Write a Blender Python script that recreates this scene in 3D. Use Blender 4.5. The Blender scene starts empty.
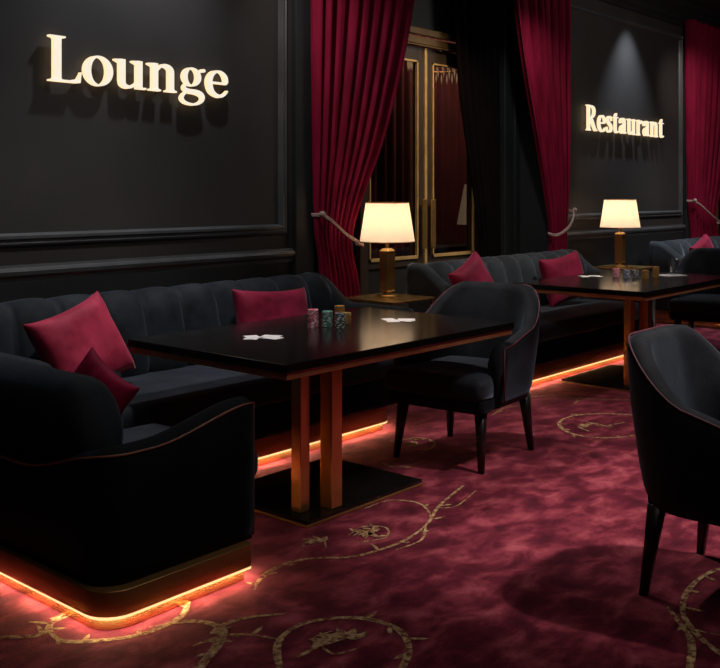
import bpy, bmesh, math, random
from mathutils import Vector, Matrix, noise
random.seed(7)
C = bpy.context.scene.collection
PI = math.pi
WY = 4.65          # plane of the long wall
CEIL = 3.62

# ------------------------------------------------------------------ materials
def mat(name):
    m = bpy.data.materials.new(name); m.use_nodes = True
    nt = m.node_tree; b = nt.nodes['Principled BSDF']
    return m, nt, b
def setp(b, **k):
    for n, v in k.items():
        n = n.replace('_', ' ')
        if n in b.inputs: b.inputs[n].default_value = v
def col(c): return (c[0], c[1], c[2], 1)
def tex_noise(nt, scale, detail=4, rough=.6, dist=0, space='Object', stretch=None):
    tc = nt.nodes.new('ShaderNodeTexCoord'); n = nt.nodes.new('ShaderNodeTexNoise')
    n.inputs['Scale'].default_value = scale; n.inputs['Detail'].default_value = detail
    n.inputs['Roughness'].default_value = rough; n.inputs['Distortion'].default_value = dist
    if stretch:
        mp = nt.nodes.new('ShaderNodeMapping'); mp.inputs['Scale'].default_value = stretch
        nt.links.new(tc.outputs[space], mp.inputs['Vector']); nt.links.new(mp.outputs[0], n.inputs['Vector'])
    else: nt.links.new(tc.outputs[space], n.inputs['Vector'])
    return n
def ramp(nt, src, stops):
    r = nt.nodes.new('ShaderNodeValToRGB'); e = r.color_ramp.elements
    e[0].position = stops[0][0]; e[0].color = col(stops[0][1]); e[1].position = stops[-1][0]; e[1].color = col(stops[-1][1])
    for p, c in stops[1:-1]:
        k = e.new(p); k.color = col(c)
    nt.links.new(src, r.inputs['Fac']); return r
def bump(nt, b, src, strength, dist):
    k = nt.nodes.new('ShaderNodeBump'); k.inputs['Strength'].default_value = strength; k.inputs['Distance'].default_value = dist
    nt.links.new(src, k.inputs['Height']); nt.links.new(k.outputs[0], b.inputs['Normal'])

def mottled(name, c0, c1, scale, rough=.6, sheen=0, sheen_tint=(1,1,1), bstr=.1, bdist=.003, bscale=120, metallic=0, lo=.35, hi=.65, spec=.5, coat=0, stretch=None, sheen_rough=.35):
    m, nt, b = mat(name)
    n = tex_noise(nt, scale, stretch=stretch)
    r = ramp(nt, n.outputs['Fac'], [(lo, c0), (hi, c1)])
    nt.links.new(r.outputs[0], b.inputs['Base Color'])
    setp(b, Roughness=rough, Metallic=metallic, Sheen_Weight=sheen, Sheen_Roughness=sheen_rough, Specular_IOR_Level=spec, Coat_Weight=coat)
    b.inputs['Sheen Tint'].default_value = col(sheen_tint)
    if bstr:
        n2 = tex_noise(nt, bscale, 3)
        bump(nt, b, n2.outputs['Fac'], bstr, bdist)
    return m
def emis(name, c, s, base=(.0, .0, .0)):
    m, nt, b = mat(name)
    b.inputs['Base Color'].default_value = col(base); setp(b, Roughness=.5, Emission_Strength=s)
    n = tex_noise(nt, 30, 2); r = ramp(nt, n.outputs['Fac'], [(.2, [x*.93 for x in c]), (.8, c)])
    nt.links.new(r.outputs[0], b.inputs['Emission Color'])
    return m

M = {}
M['velvet'] = mottled('black_velvet', (.006,.007,.009), (.019,.023,.028), 5, rough=.75, sheen=.33, sheen_tint=(.45,.6,.8), bstr=.25, bdist=.004, bscale=60, spec=.15)
M['velvet_seat'] = mottled('black_velvet_seat', (.009,.011,.014), (.024,.029,.037), 4, rough=.7, sheen=.55, sheen_tint=(.45,.6,.8), bstr=.3, bdist=.006, bscale=30, spec=.15)
M['shell'] = mottled('black_shell_velvet', (.003,.0035,.0045), (.007,.008,.010), 5, rough=.8, sheen=.12, sheen_tint=(.45,.6,.8), bstr=.2, bdist=.003, bscale=80, spec=.1)
M['grey_velvet'] = mottled('charcoal_velvet', (.016,.019,.022), (.035,.041,.047), 4, rough=.75, sheen=.5, sheen_tint=(.6,.72,.85), bstr=.25, bdist=.004, bscale=60, spec=.15)
M['piping_red'] = mottled('wine_piping', (.06,.005,.013), (.10,.010,.022), 20, rough=.6, sheen=0)
M['piping_copper'] = mottled('copper_piping', (.16,.05,.025), (.28,.09,.04), 20, rough=.4)
M['leg'] = mottled('black_wood_leg', (.006,.004,.004), (.014,.009,.008), 10, rough=.35)
M['brass'] = mottled('brushed_brass', (.60,.36,.12), (.72,.45,.17), 3, rough=.27, metallic=.88, bstr=.04, bdist=.001, bscale=200)
M['brass_dark'] = mottled('aged_brass', (.42,.21,.07), (.54,.28,.10), 4, rough=.33, metallic=.75, bstr=.05, bdist=.001, bscale=150)
M['brass_door'] = mottled('door_brass', (.50,.33,.13), (.68,.47,.20), 9, rough=.38, metallic=.35, bstr=.05, bdist=.001, bscale=100)
M['door_head'] = mottled('door_head_bronze', (.10,.06,.025), (.16,.10,.04), 5, rough=.4, metallic=.4)
M['door_wood'] = mottled('dark_brown_door', (.030,.020,.014), (.045,.031,.021), 5, rough=.4, stretch=(4,4,.5))
M['copper_edge'] = mottled('copper_edge', (.45,.19,.08), (.60,.28,.12), 8, rough=.36, metallic=.6, bstr=.05, bdist=.001, bscale=100)
M['tabletop'] = mottled('black_lacquer', (.004,.0035,.0035), (.010,.008,.007), 6, rough=.17, spec=.6, bstr=.06, bdist=.001, bscale=40, stretch=(1,9,1))
M['base_black'] = mottled('black_mirror_base', (.005,.0045,.004), (.012,.010,.008), 3, rough=.10, spec=.8, bstr=0)
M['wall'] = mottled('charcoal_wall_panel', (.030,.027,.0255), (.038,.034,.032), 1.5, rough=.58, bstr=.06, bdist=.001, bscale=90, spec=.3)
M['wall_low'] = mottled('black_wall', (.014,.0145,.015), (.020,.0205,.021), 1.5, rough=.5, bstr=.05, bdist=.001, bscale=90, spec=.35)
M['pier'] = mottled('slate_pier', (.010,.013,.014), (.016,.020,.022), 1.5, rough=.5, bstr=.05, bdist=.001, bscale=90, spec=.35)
M['trim'] = mottled('charcoal_moulding', (.050,.052,.054), (.070,.072,.074), 4, rough=.34, bstr=.03, bdist=.001, bscale=60)
M['ceiling'] = mottled('dark_ceiling', (.012,.012,.012), (.018,.018,.018), 2, rough=.8, bstr=.05, bdist=.001)
M['curtain'] = mottled('crimson_velvet_curtain', (.13,.003,.018), (.23,.006,.034), 3.5, rough=.7, sheen=.05, sheen_tint=(1,.25,.4), bstr=.15, bdist=.003, bscale=50, spec=.08, stretch=(3,3,.5))
M['curtain_dark'] = mottled('dark_drape', (.0012,.0008,.001), (.003,.0015,.002), 3.5, rough=.9, bstr=.1, spec=.05)
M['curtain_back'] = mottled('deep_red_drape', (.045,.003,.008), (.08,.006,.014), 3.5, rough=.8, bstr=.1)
M['rope'] = mottled('silver_rope', (.30,.20,.17), (.52,.38,.33), 60, rough=.55)
M['pillow'] = mottled('crimson_pillow_velvet', (.27,.010,.035), (.46,.030,.075), 6, rough=.65, sheen=.6, sheen_tint=(1,.45,.5), bstr=.25, bdist=.004, bscale=40, spec=.2)
M['pillow_mag'] = mottled('magenta_pillow_velvet', (.17,.004,.022), (.31,.012,.050), 6, rough=.65, sheen=.6, sheen_tint=(1,.4,.55), bstr=.25, bdist=.004, bscale=40, spec=.2)
M['card'] = mottled('white_card', (.72,.70,.68), (.82,.80,.78), 20, rough=.45, bstr=0)
M['white'] = mottled('white_spot', (.72,.70,.68), (.82,.80,.78), 20, rough=.5, bstr=0)
M['chip_pink'] = mottled('pink_chip', (.55,.10,.16), (.68,.16,.22), 30, rough=.45, bstr=0)
M['chip_green'] = mottled('green_chip', (.06,.20,.15), (.10,.28,.22), 30, rough=.45, bstr=0)
M['chip_dark'] = mottled('slate_chip', (.04,.06,.07), (.08,.11,.12), 30, rough=.45, bstr=0)
M['chip_blue'] = mottled('blue_chip', (.10,.14,.26), (.16,.20,.34), 30, rough=.45, bstr=0)
M['chip_gold'] = mottled('gold_chip', (.60,.34,.10), (.78,.46,.16), 30, rough=.35, bstr=0, metallic=.6)
M['led'] = emis('amber_led', (1.0, .66, .28), 1.35)
M['led_down'] = emis('amber_led_lens', (1.0, .72, .42), 36)
M['letter_face'] = emis('letter_face', (1.0, .89, .72), 1.0)
M['letter_side'] = emis('letter_halo', (1.0, .70, .40), 1.3)
M['crystal'] = emis('crystal_glint', (1.0, .70, .38), .35)  # emission imitates glints on the chandelier drops

def glass(name, tint, rough=.02, solid=False):
    m, nt, b = mat(name)
    out = nt.nodes['Material Output']
    g = nt.nodes.new('ShaderNodeBsdfGlossy'); g.inputs['Roughness'].default_value = rough
    t = nt.nodes.new('ShaderNodeBsdfTransparent')
    n = tex_noise(nt, 3, 2); r = ramp(nt, n.outputs['Fac'], [(.2, [x*.95 for x in tint]), (.8, tint)])
    nt.links.new(r.outputs[0], t.inputs['Color'])
    lw = nt.nodes.new('ShaderNodeLayerWeight'); lw.inputs['Blend'].default_value = .5
    p = nt.nodes.new('ShaderNodeMath'); p.operation = 'POWER'; p.inputs[1].default_value = 3.5; nt.links.new(lw.outputs['Facing'], p.inputs[0])
    f = nt.nodes.new('ShaderNodeMath'); f.operation = 'MULTIPLY_ADD'; f.inputs[1].default_value = .8; f.inputs[2].default_value = .05; nt.links.new(p.outputs[0], f.inputs[0])
    mx = nt.nodes.new('ShaderNodeMixShader')
    nt.links.new(f.outputs[0], mx.inputs['Fac']); nt.links.new(t.outputs[0], mx.inputs[1]); nt.links.new(g.outputs[0], mx.inputs[2])
    nt.links.new(mx.outputs[0], out.inputs['Surface'])
    return m
M['pane'] = glass('door_glass', (.78,.74,.70))
M['tumbler'] = glass('tumbler_glass', (.86,.88,.9))
def shade_mat():
    m, nt, b = mat('cream_lamp_shade')
    n = tex_noise(nt, 60, 3, stretch=(1,1,6)); r = ramp(nt, n.outputs['Fac'], [(.3, (.84,.72,.55)), (.7, (.90,.79,.62))])
    nt.links.new(r.outputs[0], b.inputs['Base Color']); setp(b, Roughness=.8)
    tr = nt.nodes.new('ShaderNodeBsdfTranslucent'); nt.links.new(r.outputs[0], tr.inputs['Color'])
    mx = nt.nodes.new('ShaderNodeMixShader'); mx.inputs[0].default_value = .6
    em = nt.nodes.new('ShaderNodeEmission'); em.inputs['Color'].default_value = (1, .80, .60, 1); em.inputs['Strength'].default_value = .32
    ad = nt.nodes.new('ShaderNodeAddShader')
    nt.links.new(b.outputs[0], mx.inputs[1]); nt.links.new(tr.outputs[0], mx.inputs[2])
    nt.links.new(mx.outputs[0], ad.inputs[0]); nt.links.new(em.outputs[0], ad.inputs[1])
    nt.links.new(ad.outputs[0], nt.nodes['Material Output'].inputs['Surface'])
    return m
M['shade'] = shade_mat()

def carpet_mat():
    m, nt, b = mat('crimson_carpet')
    n = tex_noise(nt, 5.6, 4, .58, .3, stretch=(1, 1.5, 1))
    r = ramp(nt, n.outputs['Fac'], [(.33, (.065,.005,.014)), (.47, (.135,.013,.028)), (.58, (.26,.038,.058)), (.72, (.43,.090,.115))])
    n2 = tex_noise(nt, 170, 2)
    mul = nt.nodes.new('ShaderNodeMix'); mul.data_type = 'RGBA'; mul.blend_type = 'MULTIPLY'; mul.inputs[0].default_value = .45
    r2 = ramp(nt, n2.outputs['Fac'], [(.3, (.55,.55,.55)), (.7, (1.15,1.15,1.15))])
    nt.links.new(r.outputs[0], mul.inputs[6]); nt.links.new(r2.outputs[0], mul.inputs[7])
    nt.links.new(mul.outputs[2], b.inputs['Base Color'])
    setp(b, Roughness=.85, Specular_IOR_Level=.1, Sheen_Weight=.35, Sheen_Roughness=.4)
    b.inputs['Sheen Tint'].default_value = (1, .35, .45, 1)
    bump(nt, b, n2.outputs['Fac'], .5, .006)
    return m
def vine_mat():
    m, nt, b = mat('gold_carpet_thread')
    n = tex_noise(nt, 38, 4, .7)
    r = ramp(nt, n.outputs['Fac'], [(.38, (.15,.03,.03)), (.52, (.40,.24,.115)), (.68, (.66,.47,.25))])
    nt.links.new(r.outputs[0], b.inputs['Base Color']); setp(b, Roughness=.8, Specular_IOR_Level=.15)
    n2 = tex_noise(nt, 170, 2); bump(nt, b, n2.outputs['Fac'], .5, .005)
    return m
M['carpet'] = carpet_mat(); M['vine'] = vine_mat()

# ------------------------------------------------------------------ object helpers
def link(name, me, m, parent=None, smooth=True, bev=0, seg=2, sub=0):
    me.materials.clear()
    for k in (m if isinstance(m, (list, tuple)) else [m]): me.materials.append(k)
    if smooth: me.polygons.foreach_set('use_smooth', [True]*len(me.polygons))
    o = bpy.data.objects.new(name, me); C.objects.link(o)
    if parent: o.parent = parent
    if bev:
        b = o.modifiers.new('bevel', 'BEVEL'); b.width = bev; b.segments = seg; b.limit_method = 'ANGLE'; b.angle_limit = math.radians(40)
    if sub:
        s = o.modifiers.new('sub', 'SUBSURF'); s.levels = sub; s.render_levels = sub
    return o
class G:                                             # collects shapes, becomes one mesh
    def __init__(s): s.v = []; s.f = []; s.mi = []
    def add(s, vs, fs, mi=0):
        n = len(s.v); s.v += [tuple(x) for x in vs]; s.f += [tuple(i+n for i in f) for f in fs]; s.mi += [mi]*len(fs); return s
    def box(s, x0, x1, y0, y1, z0, z1, mi=0, R=None):
        vs = [(x, y, z) for x in (x0, x1) for y in (y0, y1) for z in (z0, z1)]
        if R: vs = [R @ Vector(p) for p in vs]
        return s.add(vs, [(0,1,3,2), (4,6,7,5), (0,4,5,1), (2,3,7,6), (0,2,6,4), (1,5,7,3)], mi)
    def loft(s, secs, cap=True, closed_path=False, mi=0):
        n = len(secs[0]); fs = []; vs = [p for q in secs for p in q]; k = len(secs)
        for i in range(k if closed_path else k-1):
            j = (i+1) % k
            for a in range(n):
                b = (a+1) % n
                fs.append((i*n+a, i*n+b, j*n+b, j*n+a))
        if cap and not closed_path:
            fs.append(tuple(range(n))[::-1]); fs.append(tuple((k-1)*n+a for a in range(n)))
        return s.add(vs, fs, mi)
    def lathe(s, prof, cx=0, cy=0, z=0, n=24, mi=0):
        secs = [[(cx+r*math.cos(2*PI*a/n), cy+r*math.sin(2*PI*a/n), z+h) for a in range(n)] for r, h in prof]
        return s.loft(secs, mi=mi)
    def tube(s, pts, r, n=8, closed=False, mi=0):
        P = [Vector(p) for p in pts]; secs = []; K = len(P)
        for i, p in enumerate(P):
            a = P[(i-1) % K] if (closed or i) else P[0]; b = P[(i+1) % K] if (closed or i < K-1) else P[-1]
            t = (b-a).normalized(); up = Vector((0,0,1)) if abs(t.z) < .95 else Vector((1,0,0))
            u = t.cross(up).normalized(); w = u.cross(t)
            rr = r[i] if isinstance(r, (list, tuple)) else r
            secs.append([p+u*rr*math.cos(2*PI*k/n)+w*rr*math.sin(2*PI*k/n) for k in range(n)])
        return s.loft(secs, closed_path=closed, mi=mi)
    def make(s, name, m, parent=None, **k):
        me = bpy.data.meshes.new(name); me.from_pydata(s.v, [], s.f)
        bm = bmesh.new(); bm.from_mesh(me); bmesh.ops.recalc_face_normals(bm, faces=bm.faces); bm.to_mesh(me); bm.free()
        o = link(name, me, m, parent, **k)
        if any(s.mi): me.polygons.foreach_set('material_index', s.mi)
        return o
def flatbox(name, x0, x1, y0, y1, z0, z1, m, parent=None, bev=.004, seg=2):
    return G().box(x0, x1, y0, y1, z0, z1).make(name, m, parent, smooth=False, bev=bev, seg=seg)
def soft(name, x0, x1, y0, y1, z0, z1, m, parent=None, r=.05, puff=0.0):
    """upholstered block: rounded edges, slightly domed top"""
    g = G(); nx = max(3, int((x1-x0)/.12)); ny = max(3, int((y1-y0)/.12))
    bm = bmesh.new()
    n = 5
    g.box(x0, x1, y0, y1, z0, z1)
    o = g.make(name, m, parent, smooth=True)
    me = o.data; bm.from_mesh(me)
    bmesh.ops.bevel(bm, geom=list(bm.edges), offset=r, segments=n, profile=.6, affect='EDGES')
    bmesh.ops.triangulate(bm, faces=[f for f in bm.faces if len(f.verts) > 4])
    if puff:
        bmesh.ops.subdivide_edges(bm, edges=[e for e in bm.edges if e.calc_length() > .15], cuts=6, use_grid_fill=True)
        cx, cy, sx, sy = (x0+x1)/2, (y0+y1)/2, (x1-x0)/2, (y1-y0)/2
        for v in bm.verts:
            k = max(0, (1-((v.co.x-cx)/sx)**4)) * max(0, (1-((v.co.y-cy)/sy)**2))
            if v.co.z > (z0+z1)/2: v.co.z += puff*k + .004*k*noise.noise(v.co*5)
    bmesh.ops.recalc_face_normals(bm, faces=bm.faces)
    bm.to_mesh(me); bm.free()
    me.polygons.foreach_set('use_smooth', [True]*len(me.polygons))
    return o
def thing(name, label, cat, loc, rz=0, group=None):
    o = bpy.data.objects.new(name, None); o.empty_display_size = .1; C.objects.link(o)
    o.location = loc; o.rotation_euler = (0, 0, rz)
    return tag(o, label, cat, group)
def tag(o, label, cat, group=None):
    o['label'] = label; o['category'] = cat
    if group: o['group'] = group
    return o
def struct(o): o['kind'] = 'structure'; return o
KIDS = {}
def dup(root, loc, rz, label, group=None):
    r = root.copy(); C.objects.link(r); r.location = loc; r.rotation_euler = (0, 0, rz); r['label'] = label
    if group: r['group'] = group
    def rec(a, b):
        for ch in [o for o in list(C.objects) if o.parent == a]:
            c = ch.copy(); C.objects.link(c); c.parent = b; rec(ch, c)
    rec(root, r)
    return r
def smooth(a, b, x):
    t = min(1, max(0, (x-a)/(b-a))); return t*t*(3-2*t)
def lerp(a, b, t): return a+(b-a)*t
def lin(pts, x):
    if x <= pts[0][0]: return pts[0][1]
    for i in range(len(pts)-1):
        x0, y0 = pts[i]; x1, y1 = pts[i+1]
        if x <= x1:
            m0 = (y1-pts[i-1][1])/(x1-pts[i-1][0]) if i else (y1-y0)/(x1-x0)
            m1 = (pts[i+2][1]-y0)/(pts[i+2][0]-x0) if i+2 < len(pts) else (y1-y0)/(x1-x0)
            h = x1-x0; t = (x-x0)/h
            return (2*t**3-3*t*t+1)*y0+(t**3-2*t*t+t)*h*m0+(-2*t**3+3*t*t)*y1+(t**3-t*t)*h*m1
    return pts[-1][1]
def interp(pts, x):
    if x <= pts[0][0]: return pts[0][1]
    for (x0, y0), (x1, y1) in zip(pts, pts[1:]):
        if x <= x1:
            t = (x-x0)/(x1-x0); t = t*t*(3-2*t); return y0+(y1-y0)*t
    return pts[-1][1]
def spline(pts, n=8):
    P = [Vector(p) for p in pts]; out = []
    for i in range(len(P)-1):
        p0 = P[max(i-1, 0)]; p1 = P[i]; p2 = P[i+1]; p3 = P[min(i+2, len(P)-1)]
        for k in range(n):
            t = k/n
            out.append(.5*((2*p1)+(p2-p0)*t+(2*p0-5*p1+4*p2-p3)*t*t+(3*p1-p0-3*p2+p3)*t**3))
    out.append(P[-1]); return out

# ------------------------------------------------------------------ carpet with vines
def ribbon(g, pts, w0, w1, z, n=8, thorns=True, seed=0):
    rnd = random.Random(seed)
    S = spline([(p[0], p[1], 0) for p in pts], n); K = len(S); L = []; R = []
    for i, p in enumerate(S):
        t = (S[min(i+1, K-1)]-S[max(i-1, 0)]).normalized(); nn = Vector((-t.y, t.x, 0)); f = i/(K-1)
        w = lerp(w0, w1, f)*(.8+.35*noise.noise(Vector((p.x*7, p.y*7, seed))))*min(1, .35+4*f)*.86
        L.append((p.x+nn.x*w, p.y+nn.y*w, z)); R.append((p.x-nn.x*w, p.y-nn.y*w, z))
    g.add(L+R, [(i, i+1, K+i+1, K+i) for i in range(K-1)], 1)
    if thorns:
        for i in range(4, K-3, 6):
            if rnd.random() < .5:
                p = S[i]; t = (S[i+1]-S[i-1]).normalized(); sd = rnd.choice((-1, 1)); nn = Vector((-t.y, t.x, 0))*sd
                leaf(g, p, t*.6+nn, .03+.05*rnd.random(), .008, z+.0003*(1+i%4)*.2)
def leaf(g, p, d, L, w, z):
    d = Vector((d[0], d[1], 0)).normalized(); nn = Vector((-d.y, d.x, 0)); p = Vector((p[0], p[1], 0))
    vs = [(p.x, p.y, z)]; n = 5
    a = []; b = []
    for i in range(1, n):
        f = i/n; q = p+d*L*f+nn*.25*L*f*f; ww = w*math.sin(PI*f)*1.1
        a.append((q.x+nn.x*ww, q.y+nn.y*ww, z)); b.append((q.x-nn.x*ww, q.y-nn.y*ww, z))
    q = p+d*L+nn*.25*L
    g.add(vs+a+[(q.x, q.y, z)]+b[::-1], [tuple(range(2*n))], 1)
def floor():
    g = G(); g.add([(-3,-4,0), (16,-4,0), (16,7.2,0), (-3,7.2,0)], [(0,1,2,3)], 0)
    V = [([(1.43,2.98),(1.58,2.89),(1.68,2.81),(1.76,2.87),(1.84,2.90)], .018, .012, 1),
     ([(1.84,2.86),(1.74,2.85),(1.70,2.73),(1.76,2.65),(1.86,2.58),(1.96,2.56),(2.07,2.58),(2.16,2.66)], .014, .018, 1),
     ([(1.94,2.59),(2.06,2.52),(2.09,2.41),(2.01,2.33),(1.90,2.27),(1.77,2.20)], .012, .030, 1),
     ([(2.04,2.40),(2.12,2.42),(2.20,2.40),(2.30,2.33)], .02, .010, 1),
     ([(1.95,2.38),(2.06,2.36),(2.12,2.30),(2.16,2.20)], .012, .007, 1),
     ([(1.98,1.98),(2.05,2.10),(2.15,2.20),(2.27,2.23),(2.37,2.19),(2.45,2.10),(2.46,1.97),(2.38,1.86),(2.24,1.79),(2.11,1.79)], .018, .016, 1),
     ([(2.11,2.08),(2.20,2.08),(2.28,2.06),(2.38,2.03)], .014, .004, 1),
     ([(2.21,2.07),(2.20,2.01),(2.27,1.98)], .010, .004, 0),
     ([(2.20,2.08),(2.24,2.13),(2.31,2.12)], .010, .003, 0),
     ([(2.37,2.55),(2.46,2.61),(2.60,2.64),(2.72,2.60),(2.82,2.50),(2.95,2.46),(3.12,2.45),(3.33,2.50),(3.55,2.60),(3.87,2.69)], .015, .010, 1),
     ([(3.38,2.52),(3.48,2.62),(3.52,2.72),(3.46,2.82),(3.30,2.83)], .010, .006, 1),
     ([(3.29,2.48),(3.15,2.40),(3.00,2.41)], .010, .005, 0),
     ([(3.00,2.66),(3.12,2.68),(3.17,2.60),(3.08,2.53),(2.97,2.57)], .010, .006, 1),
     ([(2.78,2.72),(2.90,2.72),(2.84,2.64)], .010, .005, 1),
     ([(3.52,2.59),(3.60,2.54),(3.84,2.60)], .008, .004, 0),
     ([(5.75,2.45),(5.80,2.68),(5.72,2.88),(5.54,3.00),(5.34,2.99),(5.18,2.88),(5.11,2.73),(5.18,2.57),(5.38,2.47),(5.60,2.42)], .014, .014, 1),
     ([(5.48,2.90),(5.40,2.75),(5.58,2.68)], .012, .006, 1),
     ([(5.23,2.72),(5.30,2.84),(5.43,2.80),(5.40,2.68)], .010, .006, 1),
     ([(3.78,1.30),(3.60,1.38),(3.39,1.38),(3.19,1.32),(3.05,1.21),(2.97,1.09),(2.93,.95)], .012, .018, 1),
     ([(3.20,1.38),(3.12,1.31),(3.01,1.22),(2.83,1.15),(2.68,1.11)], .012, .018, 1),
     ([(3.09,1.27),(3.10,1.17),(3.18,1.11)], .008, .004, 0),
     ([(4.24,3.42),(4.36,3.45),(4.46,3.40),(4.44,3.29),(4.33,3.22),(4.20,3.20)], .013, .008, 1),
     ([(3.93,3.26),(3.90,3.14),(4.06,3.08)], .009, .004, 1),
     ([(5.53,3.55),(5.80,3.52),(6.00,3.40),(5.98,3.22),(5.85,3.17)], .013, .008, 1),
     ([(5.96,3.33),(6.10,3.10),(6.25,2.86)], .012, .006, 1),
     ([(5.2,3.40),(5.45,3.45),(5.6,3.38)], .01, .006, 1),
     ([(6.4,2.3),(6.8,2.5),(7.2,2.4),(7.5,2.1),(7.3,1.8),(6.9,1.85)], .015, .010, 1),
     ([(1.2,2.2),(1.5,2.1),(1.8,2.0),(1.98,1.9)], .020, .012, 1),
     ([(4.6,1.0),(4.9,1.3),(5.3,1.2),(5.4,.9),(5.1,.8)], .015, .010, 1)]
    for i, (p, a, b, th) in enumerate(V): ribbon(g, p, a, b, .0015+.00002*i, thorns=bool(th), seed=i)
    zz = [.0024]
    for (x, y, a) in [(2.25,2.07,.2), (2.3,2.05,-.7), (5.35,2.8,.4), (3.1,2.6,.5), (3.08,2.62,1.8), (2.86,2.70,0), (4.34,3.33,1)]:
        for k in range(4): leaf(g, (x, y), (math.cos(a+k*.8), math.sin(a+k*.8)), .075, .015, .0024+.0002*k)
    return struct(g.make('floor', [M['carpet'], M['vine']], smooth=False))
floor()

# ------------------------------------------------------------------ room shell
T = .2
def wallbox(name, x0, x1, y0, y1, z0, z1, m, bev=0):
    return struct(G().box(x0, x1, y0, y1, z0, z1).make(name, m, smooth=False, bev=bev))
wallbox('ceiling', -3, 16, -4, 7.2, CEIL, CEIL+.1, M['ceiling'])
wallbox('wall_left', -3.2, -3, -4, 7.2, 0, CEIL, M['wall_low'])
wallbox('wall_right', 16, 16.2, -4, 7.2, 0, CEIL, M['wall_low'])
wallbox('wall_front', -3, 16, -4.2, -4, 0, CEIL, M['wall_low'])
wallbox('wall_far', -3, 16, 7.2, 7.4, 0, CEIL, M['wall_low'])
# long wall: two panelled stretches, doorway reveals between them
spans = [(-3, 4.84, 'lounge'), (8.30, 11.55, 'restaurant'), (15.0, 16, 'end')]
for x0, x1, nm in spans:
    wallbox('wall_'+nm, x0, x1, WY, WY+T, 0, CEIL, M['wall'])
for i, (x0, x1) in enumerate([(4.84, 8.30), (11.55, 15.0)]):   # header above openings
    wallbox('wall_header_'+('near', 'far')[i], x0, x1, WY, WY+T, 3.42, CEIL, M['wall_low'])

def moulding_frame(name, x0, x1, z0, z1, y):
    """picture-frame moulding with a stepped profile, one continuous mesh"""
    prof = [(0, 0), (0, .018), (.012, .028), (.020, .020), (.030, .020), (.038, .034), (.052, .034), (.060, .012), (.066, 0)]
    secs = []
    for (cx, cz, sx, sz) in [(x0, z0, 1, 1), (x1, z0, -1, 1), (x1, z1, -1, -1), (x0, z1, 1, -1)]:
        secs.append([(cx+sx*a, y-d, cz+sz*a) for a, d in prof])
    return struct(G().loft(secs, closed_path=True).make(name, M['trim'], smooth=False))
moulding_frame('trim_1', 1.1, 4.60, 1.14, 3.27, WY)
moulding_frame('trim_2', 8.33, 11.18, 1.14, 3.27, WY)
def hmould(name, x0, x1, z, y, prof, m=None):
    return struct(G().loft([[(x, y-d, z+h) for d, h in prof] for x in (x0, x1)]).make(name, m or M['trim'], smooth=False))
RAIL = [(0,-.05), (.012,-.05), (.016,-.03), (.034,-.012), (.040,.008), (.034,.022), (.016,.026), (.014,.04), (0,.04)]
CORN = [(0,-.24), (.02,-.24), (.03,-.20), (.05,-.18), (.06,-.13), (.12,-.07), (.16,-.05), (.17,0), (0,0)]
BASE = [(0,0), (.03,0), (.03,.13), (.02,.15), (.012,.17), (0,.17)]
k = 3
for x0, x1, nm in spans:
    hmould('trim_%d' % k, x0, x1, 1.00, WY, RAIL); k += 1
    hmould('baseboard_'+nm, x0, x1, 0.0, WY, BASE, M['wall_low'])
hmould('trim_%d' % k, -3, 16, CEIL, WY, CORN, M['wall_low']); k += 1
# dado cladding below the rail (darker)
for x0, x1, nm in spans:
    wallbox('trim_%d' % k, x0, x1, WY-.012, WY, .17, .955, M['wall_low']); k += 1
# slim pilasters at the ends of the panelled stretches
for (x0, x1) in [(4.66, 4.84), (11.24, 11.55)]:
    wallbox('trim_%d' % k, x0, x1, WY-.045, WY, 0, 3.40, M['pier'], bev=.006); k += 1
# recess: piers beside the doors
RY = 5.0
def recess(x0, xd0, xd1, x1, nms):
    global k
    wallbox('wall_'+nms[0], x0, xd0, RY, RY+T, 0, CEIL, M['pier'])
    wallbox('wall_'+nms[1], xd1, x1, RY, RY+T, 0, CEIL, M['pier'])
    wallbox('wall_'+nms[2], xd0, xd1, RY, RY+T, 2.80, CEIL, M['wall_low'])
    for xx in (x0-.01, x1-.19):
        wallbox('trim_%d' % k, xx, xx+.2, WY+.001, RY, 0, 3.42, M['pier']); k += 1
recess(4.84, 5.70, 7.53, 8.30, ('recess_left', 'recess_right', 'above_doors'))
recess(11.55, 12.45, 14.28, 15.0, ('alcove_left', 'alcove_right', 'above_alcove'))
# vertical fluting on the dark pier right of the first doors
for xx in (7.66, 7.84, 8.02):
    wallbox('trim_%d' % k, xx, xx+.09, RY-.03, RY, 0, 3.42, M['pier'], bev=.008); k += 1
wallbox('trim_%d' % k, 7.46, 7.52, RY-.06, RY-.0, 0, 2.62, M['brass_dark'], bev=.006); k += 1
wallbox('trim_%d' % k, 14.21, 14.27, RY-.06, RY, 0, 2.62, M['brass_dark'], bev=.006); k += 1

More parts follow.
